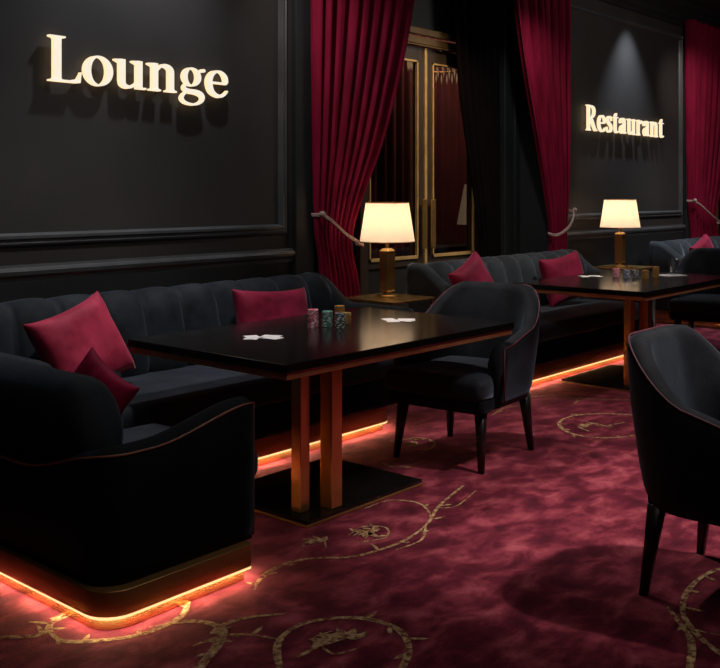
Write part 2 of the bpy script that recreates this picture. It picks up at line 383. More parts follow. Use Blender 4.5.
def door_pair(x0, n):
    W = .84
    # brass architrave head with two beads
    g = G()
    g.box(x0-.08, x0+2*W+.02, RY-.035, RY+.02, 2.67, 2.73); g.box(x0-.08, x0+2*W+.02, RY-.05, RY, 2.745, 2.80); g.box(x0-.08, x0+2*W+.02, RY-.045, RY, 2.650, 2.664)
    global k
    g2 = struct(g.make('trim_%d' % k, M['door_head'], smooth=False, bev=.003)); k += 1
    for s in (0, 1):
        a = x0+s*W; b = a+W-.006
        d = G(); zt = 2.65; st = .10
        d.box(a, a+st, RY, RY+.05, .02, zt).box(b-st, b, RY, RY+.05, .02, zt).box(a+st, b-st, RY, RY+.05, zt-.12, zt).box(a+st, b-st, RY, RY+.05, .02, .30).box(a+st, b-st, RY, RY+.05, .80, .86)
        root = struct(d.make('door_%d' % (n+s), M['door_wood'], smooth=False, bev=.003))
        gl = G().box(a+st, b-st, RY+.02, RY+.03, .86, zt-.12).make('glass_pane', M['pane'], root, smooth=False)
        G().box(a+st, b-st, RY+.015, RY+.035, .30, .80).make('lower_panel', M['wall_low'], root, smooth=False)
        br = G()
        for (u0, u1, z0, z1) in [(a+st, a+st+.014, .86, zt-.12), (b-st-.014, b-st, .86, zt-.12), (a+st, b-st, zt-.134, zt-.12), (a+st, b-st, .86, .885)]:
            br.box(u0, u1, RY-.012, RY+.012, z0, z1)
        e = b-.012 if s == 0 else a
        br.box(e, e+.014, RY-.014, RY+.004, .02, zt)
        o = br.make('brass_bead', M['brass_door'], root, smooth=False); o['label'] = 'thin brass beading around the glass'
        hx = b-.06 if s == 0 else a+.06
        h = G(); h.box(hx-.028, hx+.028, RY-.055, RY-.035, .94, 1.36)
        for z in (1.0, 1.30): h.lathe([(.010, 0), (.010, .04)], 0, 0, 0, 10)  if False else h.box(hx-.01, hx+.01, RY-.036, RY, z-.012, z+.012)
        o = h.make('door_handle', M['brass'], root, smooth=False, bev=.006); o['label'] = 'long flat brass pull handle'
door_pair(5.78, 1); door_pair(12.53, 3)

# ------------------------------------------------------------------ curtains
def curtain(name, zs, left, right, yc, folds, amp, m, label, cat, seed=0, thick=.004, fold_pow=1.0, group=None, rope=None):
    """zs: heights; left/right: lists (z,x) of the cloth's edges"""
    NU = folds*14; rnd = random.Random(seed); ph = [rnd.uniform(-.5, .5) for _ in range(folds+2)]; am = [rnd.uniform(.6, 1.15) for _ in range(folds+2)]
    g = G(); rows = []
    NZ = 60
    wmax = max(lin(right, z)-lin(left, z) for z in zs)
    for j in range(NZ+1):
        z = lerp(zs[0], zs[1], j/NZ); xl = lin(left, z); xr = lin(right, z); w = xr-xl; row = []
        for i in range(NU+1):
            u = i/NU; f = u*folds; kk = int(min(f, folds-1)); a = lerp(am[kk], am[kk+1], f-kk)
            dens = min(1, (w/wmax)**.7)
            s = math.sin(2*PI*f+lerp(ph[kk], ph[kk+1], f-kk)*1.6+.12*math.sin(z*1.1+seed))
            s = math.copysign(abs(s)**.8, s)
            y = yc - a*amp*dens*(s+.22*math.sin(4*PI*f+z*.25+seed))
            x = xl+w*u
            row.append((x, y, z))
        rows.append(row)
    vs = [p for r in rows for p in r]; n = NU+1
    fs = [(j*n+i, j*n+i+1, (j+1)*n+i+1, (j+1)*n+i) for j in range(NZ) for i in range(NU)]
    root = None
    g.add(vs, fs)
    if rope:
        root = thing(name, label, cat, (0, 0, 0), group=group)
        o = g.make('curtain_cloth', m, root)
    else:
        o = g.make(name, m); tag(o, label, cat, group); root = o
    sd = o.modifiers.new('thick', 'SOLIDIFY'); sd.thickness = thick
    if rope:
        (hx, hz), (bx, bz) = rope
        t = G(); pts = spline([(hx, yc+.02, hz), (hx+.04*(1 if bx > hx else -1), yc-amp-.03, hz-.02), (lerp(hx, bx, .5), yc-amp-.06, lerp(hz, bz, .55)-.02), (bx, yc-amp-.03, bz), (bx+.02*(1 if bx > hx else -1), yc+.0, bz+.01)], 10)
        t.tube(pts, .008, 8)
        pts2 = [p+Vector((0, -.003, -.012)) for p in pts]; t.tube(pts2, .006, 8)
        r = t.make('tieback_rope', M['rope'], root); r['label'] = 'pale rope tieback drawn around the curtain'
        h = G(); h.lathe([(.004, 0), (.016, .004), (.022, .016), (.022, .026), (.016, .038), (.004, .042)], hx, yc-amp-.02, hz-.02, 14)
        h.make('tieback_knob', M['rope'], r)
        if bx > hx and False: pass
    return root
TOPZ = 3.46
curtain('curtain', (.02, TOPZ), [(.0, 4.92), (.9, 4.86), (1.2, 4.81), (3.46, 4.79)],
        [(.0, 5.36), (.75, 5.28), (1.05, 5.20), (1.3, 5.28), (1.8, 5.56), (2.4, 5.80), (2.9, 5.94), (3.46, 6.02)], 4.575, 9, .06, M['curtain'],
        'tall crimson velvet curtain tied back between lounge sign and double doors', 'curtain', 1, rope=((4.80, 1.27), (5.21, 1.05)))
curtain('curtain', (.02, TOPZ), [(.0, 7.92), (.75, 7.94), (1.0, 7.98), (1.35, 7.90), (1.9, 7.72), (2.6, 7.48), (3.46, 7.26)],
        [(.0, 8.34), (1.0, 8.29), (1.5, 8.34), (3.46, 8.36)], 4.575, 8, .06, M['curtain'],
        'crimson velvet curtain tied back just left of the restaurant sign', 'curtain', 2, rope=((8.31, 1.25), (7.97, 1.03)))
curtain('curtain', (.02, TOPZ), [(.0, 11.40), (.9, 11.34), (1.3, 11.26), (3.46, 11.20)],
        [(.0, 12.2), (.9, 12.12), (1.1, 12.05), (1.6, 12.25), (2.4, 12.55), (3.46, 12.75)], 4.575, 8, .06, M['curtain'],
        'farthest crimson velvet curtain at right, beyond the restaurant sign', 'curtain', 3, rope=((11.22, 1.32), (12.02, 1.04)))
curtain('dark_drape', (.02, 3.40), [(.0, 7.32), (.8, 7.26), (1.3, 7.16), (2.2, 6.93), (2.8, 6.85), (3.40, 6.79)], [(.0, 7.62), (3.4, 7.58)], 4.86, 6, .025, M['curtain_dark'],
        'near-black drape hanging beside the right-hand glass door', 'curtain', 5)
curtain('reflection_drape', (.02, 3.3), [(0, 7.3), (3.3, 7.3)], [(0, 9.6), (3.3, 9.6)], 6.3, 16, .05, M['curtain_back'],
        'deep red drape added behind the glass doors in place of a curtain reflection', 'curtain', 6)  # stands in for the red curtain reflected in the glass

# back room: console table, and stand-ins for reflections in the door glass
def backroom():
    t = thing('console_table', 'dark console table seen through the right-hand glass door', 'table', (8.1, 5.75, 0))
    flatbox('tabletop', -.5, .5, -.16, .16, .84, .88, M['leg'], t)
    for sx in (-.44, .40):
        for sy in (-.13, .09): flatbox('leg', sx, sx+.04, sy, sy+.04, 0, .84, M['leg'], t)
    lamp = thing('reflection_lamp', 'pale shaded lamp added behind the door in place of a lampshade reflection', 'lamp', (8.50, 5.75, .881))  # added where the glass shows a pale lampshade-like reflection
    G().lathe([(.07, 0), (.07, .015), (.02, .03), (.03, .10), (.015, .2), (.012, .28)]).make('base', M['brass_dark'], lamp)
    o = G(); o.loft([[(r*math.cos(a*PI/12), r*math.sin(a*PI/12), z) for a in range(24)] for r, z in ((.20, .20), (.12, .62))], cap=False)
    o.make('lamp_shade', emis('dim_shade', (1, .8, .55), .10, (.3, .25, .2)), lamp)
backroom()
def chandelier():
    t = thing('chandelier', 'small crystal chandelier added behind the glass doors in place of its reflection', 'chandelier', (7.70, 5.60, 0))  # added to imitate glimmers of a reflected chandelier
    G().tube([(0, 0, 3.61), (0, 0, 2.74)], .008).make('stem', M['brass_dark'], t)
    rg = G()
    for r, z in ((.34, 2.74), (.24, 2.62)):
        rg.tube([(r*math.cos(a*PI/12), r*math.sin(a*PI/12), z) for a in range(24)], .008, 6, closed=True)
    for a in range(4): rg.tube([(0, 0, 2.80), (.34*math.cos(a*PI/2), .34*math.sin(a*PI/2), 2.74)], .006, 6)
    rg.make('frame', M['brass_dark'], t)
    c = G(); rnd = random.Random(4)
    for r, z, n in ((.34, 2.73, 40), (.24, 2.61, 28)):
        for a in range(n):
            x, y = r*math.cos(2*PI*a/n), r*math.sin(2*PI*a/n); L = .09+.05*rnd.random()
            c.add([(x-.011, y, z-L/2), (x+.011, y, z-L/2), (x, y-.011, z-L/2), (x, y+.011, z-L/2), (x, y, z), (x, y, z-L)],
                  [(0,2,4), (2,1,4), (1,3,4), (3,0,4), (2,0,5), (1,2,5), (3,1,5), (0,3,5)])
    o = c.make('crystal_drops', M['crystal'], t, smooth=False); o['kind'] = 'stuff'
chandelier()

# ------------------------------------------------------------------ sign lettering (hand-built serif strokes)
def stroke(pts, n=10, curve=True):
    """variable-width pen path -> outline polygon strips"""
    S = spline([(p[0], p[1], p[2]) for p in pts], n) if curve else [Vector(p) for p in pts]
    K = len(S); L = []; R = []
    for i, p in enumerate(S):
        a = S[max(i-1, 0)]; b = S[min(i+1, K-1)]; t = Vector((b.x-a.x, b.y-a.y)).normalized(); w = max(p.z, .004)/2
        L.append((p.x-t.y*w, p.y+t.x*w)); R.append((p.x+t.y*w, p.y-t.x*w))
    return ('strip', L, R)
def rect(x0, y0, x1, y1): return ('strip', [(x0, y0), (x0, y1)], [(x1, y0), (x1, y1)])
def ring(cx, cy, rx, ry, ix, iy, n=36, tilt=0):
    L = []; R = []
    for i in range(n+1):
        a = 2*PI*i/n
        L.append((cx+rx*math.cos(a), cy+ry*math.sin(a))); R.append((cx+ix*math.cos(a+tilt), cy+iy*math.sin(a+tilt)))
    return ('strip', L, R)
def serif(cx, y, half, up, th=.045, br=.05):
    """bracketed foot (up=1) or head (up=-1) serif"""
    return ('strip', [(cx-half, y), (cx-half, y+up*th*.8), (cx-half*.55, y+up*(th+.012)), (cx-.075, y+up*(th+br))][::1],
                     [(cx+half, y), (cx+half, y+up*th*.8), (cx+half*.55, y+up*(th+.012)), (cx+.075, y+up*(th+br))])
def flag(x, y, w=.15):          # slanted head serif to the left of a stem starting at (x, y)
    return ('strip', [(x-.10, y-.045), (x, y-.095)], [(x-.10, y-.01), (x+w*.6, y+.01)])
X = .66
S_ = .148
GL = {
 'L': (.72, [rect(.10, 0, .10+.165, 1), serif(.18, 0, .18, 1), serif(.18, 1, .18, -1), rect(.2, 0, .62, .05),
        ('strip', [(.44, .0), (.56, .0), (.64, .0)], [(.44, .05), (.60, .10), (.68, .26)]), ('strip', [(.64, 0), (.66, 0)], [(.665, .26), (.685, .26)])]),
 'o': (.70, [ring(.34, .325, .325, .345, .165, .30, tilt=.0)]),
 'u': (.78, [rect(.10, .16, .10+S_, X), flag(.10, X), stroke([(.174, .20, S_), (.19, .09, .135), (.27, .035, .10), (.38, .04, .07), (.49, .11, .05), (.53, .17, .04)]),
        rect(.50, 0, .50+S_, X), flag(.50, X), rect(.60, 0, .74, .045)]),
 'n': (.80, [rect(.10, 0, .10+S_, X), flag(.10, X), serif(.174, 0, .15, 1), rect(.50, 0, .50+S_, .46), serif(.574, 0, .15, 1),
        stroke([(.22, .48, .045), (.29, .575, .06), (.39, .625, .085), (.50, .60, .115), (.565, .53, .14), (.574, .44, S_)])]),
 'g': (.68, [ring(.31, .43, .245, .235, .115, .195), stroke([(.50, .57, .06), (.56, .60, .06), (.60, .635, .05)]), ring(.622, .615, .045, .045, .005, .005, 12),
        stroke([(.19, .255, .06), (.12, .19, .06), (.13, .12, .09), (.24, .075, .12), (.40, .065, .13), (.53, .03, .13), (.60, -.05, .10), (.56, -.16, .07), (.42, -.235, .06), (.26, -.24, .06), (.12, -.20, .07), (.055, -.12, .075), (.085, -.03, .06), (.17, .05, .05)])]),
 'e': (.64, [stroke([(.565, .36, .10), (.545, .50, .115), (.46, .61, .075), (.34, .645, .055), (.20, .585, .11), (.115, .45, .15), (.105, .30, .16), (.155, .14, .14), (.27, .045, .10), (.40, .02, .085), (.52, .075, .06), (.60, .17, .035)]), rect(.14, .325, .60, .375)]),
 'R': (.84, [rect(.10, 0, .10+.16, 1), serif(.18, 0, .18, 1), serif(.16, 1, .16, -1, .04, .02), stroke([(.2, .972, .05), (.36, .972, .055), (.50, .94, .09), (.585, .85, .145), (.60, .74, .155), (.56, .62, .13), (.46, .535, .08), (.34, .51, .05), (.2, .505, .05)]),
        stroke([(.36, .50, .10), (.46, .36, .155), (.58, .17, .155), (.68, .05, .14), (.80, .0225, .045)])]),
 's': (.54, [stroke([(.44, .47, .03), (.42, .58, .05), (.34, .635, .055), (.24, .64, .07), (.14, .57, .12), (.14, .46, .135), (.25, .37, .15), (.38, .28, .15), (.43, .18, .135), (.38, .07, .10), (.27, .02, .065), (.16, .03, .055), (.09, .09, .05), (.065, .22, .03)])]),
 't': (.46, [('strip', [(.06, X-.05), (.12, X-.05)], [(.06, X), (.12, X)]), ('strip', [(.02, X-.05), (.40, X-.05)], [(.02, X), (.40, X)]), ('strip', [(.12, X-.01), (.26, X-.01)], [(.17, X+.1), (.26, X+.19)]), rect(.115, .14, .26, X),
        stroke([(.188, .20, .145), (.20, .09, .13), (.27, .03, .085), (.36, .04, .05), (.41, .09, .03)])]),
 'a': (.66, [stroke([(.10, .46, .06), (.11, .54, .09), (.19, .61, .075), (.30, .635, .06), (.41, .60, .11), (.45, .50, S_), (.45, .30, S_), (.45, .12, S_), (.50, .045, .10), (.60, .05, .04)]), ring(.125, .475, .055, .06, .005, .005, 12),
        stroke([(.42, .38, .06), (.28, .335, .07), (.15, .265, .11), (.125, .15, .135), (.19, .05, .10), (.30, .04, .07), (.41, .12, .05)])]),
 'r': (.54, [rect(.10, 0, .10+S_, X), flag(.10, X), serif(.18, 0, .155, 1), stroke([(.22, .46, .04), (.29, .56, .055), (.38, .615, .08), (.45, .60, .11)]), ring(.455, .565, .07, .075, .005, .005, 12)]),
}
def letter(ch, ox, sx, sz, root, depth=.028, y=0, wt=1.0):
    """depth extruded towards the room (-Y); front face material 0, sides and back material 1"""
    g = G()
    for kind, L, R in GL[ch][1]:
        n = len(L)
        if wt != 1:
            L, R = zip(*[((lerp(m[0], a[0], wt), lerp(m[1], a[1], wt)), (lerp(m[0], b_[0], wt), lerp(m[1], b_[1], wt))) for a, b_ in zip(L, R) for m in [((a[0]+b_[0])/2, (a[1]+b_[1])/2)]]); L, R = list(L), list(R)
        f = [(ox+p[0]*sx, y-depth, p[1]*sz) for p in L+R]; b = [(p[0], y, p[2]) for p in f]
        vs = f+b; fs0 = []; fs1 = []
        for i in range(n-1):
            fs0.append((i, i+1, n+i+1, n+i)); fs1.append((2*n+i, 3*n+i, 3*n+i+1, 2*n+i+1))
            fs1.append((i, 2*n+i, 2*n+i+1, i+1)); fs1.append((n+i, n+i+1, 3*n+i+1, 3*n+i))
        fs1.append((0, n, 3*n, 2*n)); fs1.append((n-1, 3*n-1, 4*n-1, 2*n-1))
        k0 = len(g.v); g.v += vs; g.f += [tuple(i+k0 for i in q) for q in fs0+fs1]; g.mi += [0]*len(fs0)+[1]*len(fs1)
    me = bpy.data.meshes.new('letter'); me.from_pydata(g.v, [], g.f)
    o = link('letter', me, [M['letter_face'], M['letter_side']], root, smooth=False)
    me.polygons.foreach_set('material_index', g.mi)
    o['label'] = "glowing letter " + ch
    cx = ox+(.18 if ch != 'o' else .10)*sx
    G().box(cx-.006, cx+.006, -.001, .022, sz*.28, sz*.28+.012).make('standoff_pin', M['brass_dark'], o, smooth=False)
    return o
def sign(word, x0, x1, z, cap, label, kern, wt=1.0):
    root = thing('wall_sign', label, 'sign', (x0, WY-.022, z))
    tot = sum(GL[c][0] for c in word)+kern*(len(word)-1); s = (x1-x0)/tot; x = 0
    for c in word:
        letter(c, x, s, cap, root, wt=wt); x += (GL[c][0]+kern)*s
    return root
sign('Lounge', 2.80, 4.06, 2.01, .245, 'glowing serif letters spelling Lounge on dark panelled wall', .0, .92)
sign('Restaurant', 8.76, 10.60, 2.035, .255, 'glowing serif letters spelling Restaurant on wall beyond the doors', 0.04, .72)

# ------------------------------------------------------------------ plinth helper
def rrect(x0, x1, y0, y1, r, z, n=6):
    """rounded rectangle loop; r = radii for corners (x0y0, x1y0, x1y1, x0y1)"""
    pts = []
    for (cx, cy, a0, rr) in [(x0, y0, 180, r[0]), (x1, y0, 270, r[1]), (x1, y1, 0, r[2]), (x0, y1, 90, r[3])]:
        ox = cx+(rr if cx == x0 else -rr); oy = cy+(rr if cy == y0 else -rr)
        for i in range(n+1):
            a = math.radians(a0+90*i/n); pts.append((ox+rr*math.cos(a), oy+rr*math.sin(a), z))
    return pts
def plinth(root, x0, x1, y0, y1, r, zt=.13, led=True):
    rr = [max(.004, q-.012) for q in r]
    G().loft([rrect(x0, x1, y0, y1, r, .052), rrect(x0, x1, y0, y1, r, zt)]).make('plinth', M['brass_dark'], root, smooth=True, bev=.003)['label'] = 'brass plinth band'
    i = .022
    G().loft([rrect(x0+i, x1-i, y0+i, y1-i, rr, .001), rrect(x0+i, x1-i, y0+i, y1-i, rr, .053)]).make('plinth_foot', M['brass'], root, smooth=True, bev=.002)
    if led:
        i = .004
        a, b = rrect(x0+i, x1-i, y0+i, y1-i, rr, .043), rrect(x0+i, x1-i, y0+i, y1-i, rr, .053)
        i = .018
        c, d = rrect(x0+i, x1-i, y0+i, y1-i, rr, .053), rrect(x0+i, x1-i, y0+i, y1-i, rr, .043)
        n = len(a); g = G(); g.v = a+b+c+d
        for q in range(4):
            w = (q+1) % 4
            for t in range(n):
                g.f.append((q*n+t, q*n+(t+1) % n, w*n+(t+1) % n, w*n+t)); g.mi.append(1 if q == 3 else 0)
        g.make('light_strip', [M['led'], M['led_down']], root)['label'] = 'glowing amber light strip under the plinth'

# ------------------------------------------------------------------ sofas
def sofa(x0, L, label, fab, nch, led=True, left_arm=True, right_arm=True, pl=(.05, .05), frontY=3.62):
    root = thing('channel_sofa', label, 'sofa', (x0, frontY, 0))
    D = .93
    plinth(root, pl[0], L-pl[1], .04, D-.06, (.10, .10, .02, .02), .15, led)
    soft('seat_base', .02, L-.02, .0, D-.04, .15, .33, M['shell'], root, r=.04)
    aw = .15
    soft('seat_cushion', aw+.005, L-aw-.005, -.02, .66, .32, .455, M['velvet_seat'] if fab == M['velvet'] else fab, root, r=.055, puff=.02)
    # channel-tufted backrest; ends taper forward into the arms
    g = G(); secs = []; N = nch*12; w = (L-.10)
    for i in range(N+1):
        f = i/N; x = .05+w*f; ff = (f*nch) % 1.0
        b = math.sqrt(max(0, 1-(2*ff-1)**2)) if 0 < i < N else 0
        e = min(1, math.sqrt(max(0, 1-(1-min(1, min(x-.05, L-.05-x)/.16))**2)))   # rounded ends
        top = .60+.27*e+.028*b*e
        fr = .60-.035*b
        sec = [(x, fr+.02, .40), (x, fr-.005, .52), (x, fr+.015, .66), (x, fr+.045, top-.10), (x, fr+.075, top-.035), (x, fr+.12, top-.004), (x, fr+.17, top), (x, .855, top-.02), (x, .89, top-.07), (x, .90, .60), (x, .90, .34), (x, fr+.10, .34)]
        secs.append(sec)
    o = g.loft(secs).make('backrest', fab, root); o['label'] = 'backrest stitched in tall vertical channels'
    for s, on in ((0, left_arm), (1, right_arm)):
        if not on: continue
        secs = []; xa = 0 if s == 0 else L-aw
        for j in range(25):
            y = lerp(.0, .89, j/24)
            h = .715+.17*smooth(.50, .82, y)
            fr = math.sqrt(max(0, 1-(1-min(1, y/.05))**2)); h -= .05*(1-fr)
            ins = .02*(1-fr); a = xa+ins; b = xa+aw-ins
            r = .055; sec = []
            sec += [(a, y, .15), (a, y, h-r)]
            for q in range(1, 8): t = PI-PI*q/8; sec.append(((a+b)/2+(b-a)/2*math.cos(t), y, h-r+r*math.sin(t)))
            sec += [(b, y, h-r), (b, y, .15)]
            secs.append(sec)
        G().loft(secs).make('armrest', fab, root)
    return root
sofa(2.10, 2.64, 'long black velvet channel-back sofa under the lounge sign', M['velvet'], 10, pl=(.05, .20))
sofa(5.74, 2.42, 'charcoal channel-back sofa between the doors and the restaurant sign', M['grey_velvet'], 10)
sofa(10.0, 2.6, 'farthest charcoal channel-back sofa, at right behind the second table', M['grey_velvet'], 10, led=False)

# ------------------------------------------------------------------ near armchair
def club_chair():
    root = thing('club_armchair', 'big black velvet armchair on glowing brass plinth at left front', 'armchair', (1.80, 2.65, 0))
    L, Wd = .80, .93                                    # x extent, y extent
    plinth(root, -.01, .63, -.03, Wd-.02, (.11, .02, .02, .11), .135)
    # path of the outer shell: near arm front -> back corner -> back -> far corner -> far arm front
    path = []
    r = .12
    for i in range(12): path.append((lerp(.66, r, i/11), 0.0, (0, 1)))
    for i in range(1, 9): a = math.radians(270-90*i/8); path.append((r+r*math.cos(a), r+r*math.sin(a), (-math.cos(a), -math.sin(a))))
    for i in range(1, 12): path.append((0.0, lerp(r, Wd-r, i/11), (1, 0)))
    for i in range(1, 9): a = math.radians(180-90*i/8); path.append((r+r*math.cos(a), Wd-r+r*math.sin(a), (-math.cos(a), -math.sin(a))))
    for i in range(1, 12): path.append((lerp(r, .66, i/11), Wd, (0, -1)))
    def rim(x, y):
        if y < .005 or y > Wd-.005: return .56+.08*smooth(.20, .66, x)
        return .56-.10*smooth(0, .50, y)+.10*smooth(Wd-.22, Wd, y)
    secs = []; edge = []
    K = len(path)
    for i, (x, y, n) in enumerate(path):
        h = rim(x, y); t = .12; e = min(i, K-1-i); q = 1 if e > 1 else (.8, .95)[e]
        def P(d, z): return (x+n[0]*d, y+n[1]*d, z)
        secs.append([P(.012, .135), P(.0, .20), P(.0, h-.02), P(.006, h-.004), P(.02, h+.004*q), P(.05, h+.018*q), P(.09, h+.012*q), P(t-.008, h-.01), P(t, h-.04), P(t, .135)])
        edge.append(P(.004, h+.001))
    G().loft(secs).make('outer_shell', M['shell'], root)
    tb = G().tube([(edge[0][0]+.002, edge[0][1], .15)]+edge+[(edge[-1][0]+.002, edge[-1][1], .15)], .0045, 6).make('piping', M['piping_copper'], root); tb['label'] = 'thin copper piping along the rim'
    # fat back roll rising above the shell
    secs = []; N = 28
    for i in range(N+1):
        y = lerp(.16, Wd-.01, i/N); e = min(1, min((y-.16)/.17, (Wd-.01-y)/.06)); e = math.sqrt(max(0, 1-(1-e)**2)); e = max(e, .02)
        cz = .60; sec = []
        for q in range(20):
            a = 2*PI*q/20; ca, sa = math.cos(a), math.sin(a)
            rx, rz = .115*(.45+.55*e), .172*e
            sx = abs(ca)**.75*(1 if ca > 0 else -1); sz = abs(sa)**.75*(1 if sa > 0 else -1)
            sec.append((.132+rx*sx, y, cz+rz*sz-(.08*(1-e))))
        secs.append(sec)
    G().loft(secs).make('back_roll', M['velvet'], root)['label'] = 'plump rounded back cushion'
    soft('seat_cushion', .22, .82, .125, Wd-.125, .30, .42, M['velvet_seat'], root, r=.05, puff=.02)
    soft('seat_base', .10, .79, .12, Wd-.12, .09, .31, M['velvet'], root, r=.035)
    return root
club_chair()

# ------------------------------------------------------------------ tub chairs
def tub_chair(label, loc, rz):
    """faces local +X"""
    root = thing('tub_chair', label, 'chair', loc, rz, None)
    hw, fx, bx = .285, .16, -.29                          # half width, arm front, back
    path = []; r = .20
    for i in range(8): path.append((lerp(fx, bx+r, i/8), -hw, (0, 1)))
    for i in range(0, 11): a = math.radians(270-90*i/10); path.append((bx+r+r*math.cos(a), -hw+r+r*math.sin(a), (-math.cos(a), -math.sin(a))))
    for i in range(1, 9): path.append((bx, lerp(-hw+r, hw-r, i/9), (1, 0)))
    for i in range(0, 11): a = math.radians(180-90*i/10); path.append((bx+r+r*math.cos(a), hw-r+r*math.sin(a), (-math.cos(a), -math.sin(a))))
    for i in range(1, 9): path.append((lerp(bx+r, fx, i/8), hw, (0, -1)))
    secs = []; inner = []; edge = []; K = len(path)
    for i, (x, y, n) in enumerate(path):
        u = abs(i-(K-1)/2)/((K-1)/2)                      # 0 centre of back .. 1 arm front
        h = .90-.19*smooth(.30, .66, u)-.085*smooth(.5, 1.0, u)
        lean = lambda z: -.03*smooth(.30, .95, z)*(1-smooth(.35, .9, u))   # back flares outwards
        side = lambda z: -.018*smooth(.30, .7, z)
        def P(d, z):
            dd = d+lean(z)+side(z); return (x+n[0]*dd, y+n[1]*dd, z)
        t = .075
        taper = .05*(1-smooth(.30, .52, .30))
        secs.append([P(.06, .305), P(.022, .315), P(.006, .37), P(0, .45), P(0, (h+.45)/2), P(0, h-.03), P(.006, h-.010), P(.02, h), P(.045, h+.004), P(.064, h-.008), P(t, h-.035), P(t+.012, (h+.45)/2), P(t+.006, .44), P(t, .33)])
        edge.append(P(.005, h-.004))
    G().loft(secs).make('shell', M['velvet'], root)['label'] = 'curved wraparound back and arms'
    e0, e1 = edge[0], edge[-1]
    G().tube([(e0[0]+.004, e0[1], .34), (e0[0]+.005, e0[1], .5)]+edge+[(e1[0]+.005, e1[1], .5), (e1[0]+.004, e1[1], .34)], .004, 6).make('piping', M['piping_red'], root)['label'] = 'wine red piping along the rim'
    cush = soft('seat_cushion', -.22, .315, -.265, .265, .365, .48, M['velvet_seat'], root, r=.045, puff=.018)
    base = soft('seat_base', -.24, .30, -.26, .26, .30, .385, M['shell'], root, r=.03)
    for o in (cush, base):                              # narrow the seat where it runs between the arms
        for v in o.data.vertices:
            v.co.y *= lerp(.82, 1.0, smooth(.12, .20, v.co.x))
    for sx, sy in ((1, 1), (1, -1), (-1, 1), (-1, -1)):
        x, y = (.215 if sx > 0 else -.205), .205*sy
        p0, p1 = Vector((x, y, .32)), Vector((x+.035*sx, y+.022*sy, .0))
        G().loft([[(p.x+w*a, p.y+w*b, p.z) for a, b in ((-1,-.7), (-.7,-1), (.7,-1), (1,-.7), (1,.7), (.7,1), (-.7,1), (-1,.7))] for p, w in ((p1, .012), (p0.lerp(p1, .5), .018), (p0, .025))]).make('leg', M['leg'], root)
    for ch in [o for o in C.objects if o.parent == root]:
        for v in ch.data.vertices: v.co.x *= 1.14; v.co.y *= 1.14
    return root
c1 = tub_chair('black velvet tub chair tucked at the right end of the near table', (4.36, 3.02, 0), PI+.08)
c2 = dup(c1, (3.50, 1.21, 0), -PI/2, 'black velvet tub chair standing alone at the right front edge')
c3 = dup(c1, (8.58, 3.28, 0), PI+.15, 'black velvet tub chair at the far end of the second table')

# ------------------------------------------------------------------ tables
def pedestal_table(label, loc, group=None):
    root = thing('pedestal_table', label, 'table', loc)
    L, Wd = 1.65, 1.03
    flatbox('tabletop', 0, L, 0, Wd, .715, .75, M['tabletop'], root, bev=.004)['label'] = 'glossy black top'
    flatbox('edge_band', .008, L-.008, .008, Wd-.008, .688, .715, M['copper_edge'], root, bev=.002)['label'] = 'copper band below the top'
    flatbox('post', .352, .410, .27, .328, .03, .69, M['brass'], root, bev=.003)
    flatbox('post', .475, .545, .20, .27, .03, .69, M['brass'], root, bev=.003)
    flatbox('base_plate', .30, 1.10, .18, .80, .0025, .028, M['base_black'], root, bev=.002)
    flatbox('base_trim', .294, 1.106, .174, .806, .002, .012, M['brass_dark'], root, bev=.002)
    return root
t1 = pedestal_table('glossy black table with brass posts in front of the near sofa', (2.65, 2.67, 0))
t2 = dup(t1, (6.15, 2.80, 0), 0, 'glossy black table before the farther sofa, with drinking glass on it')

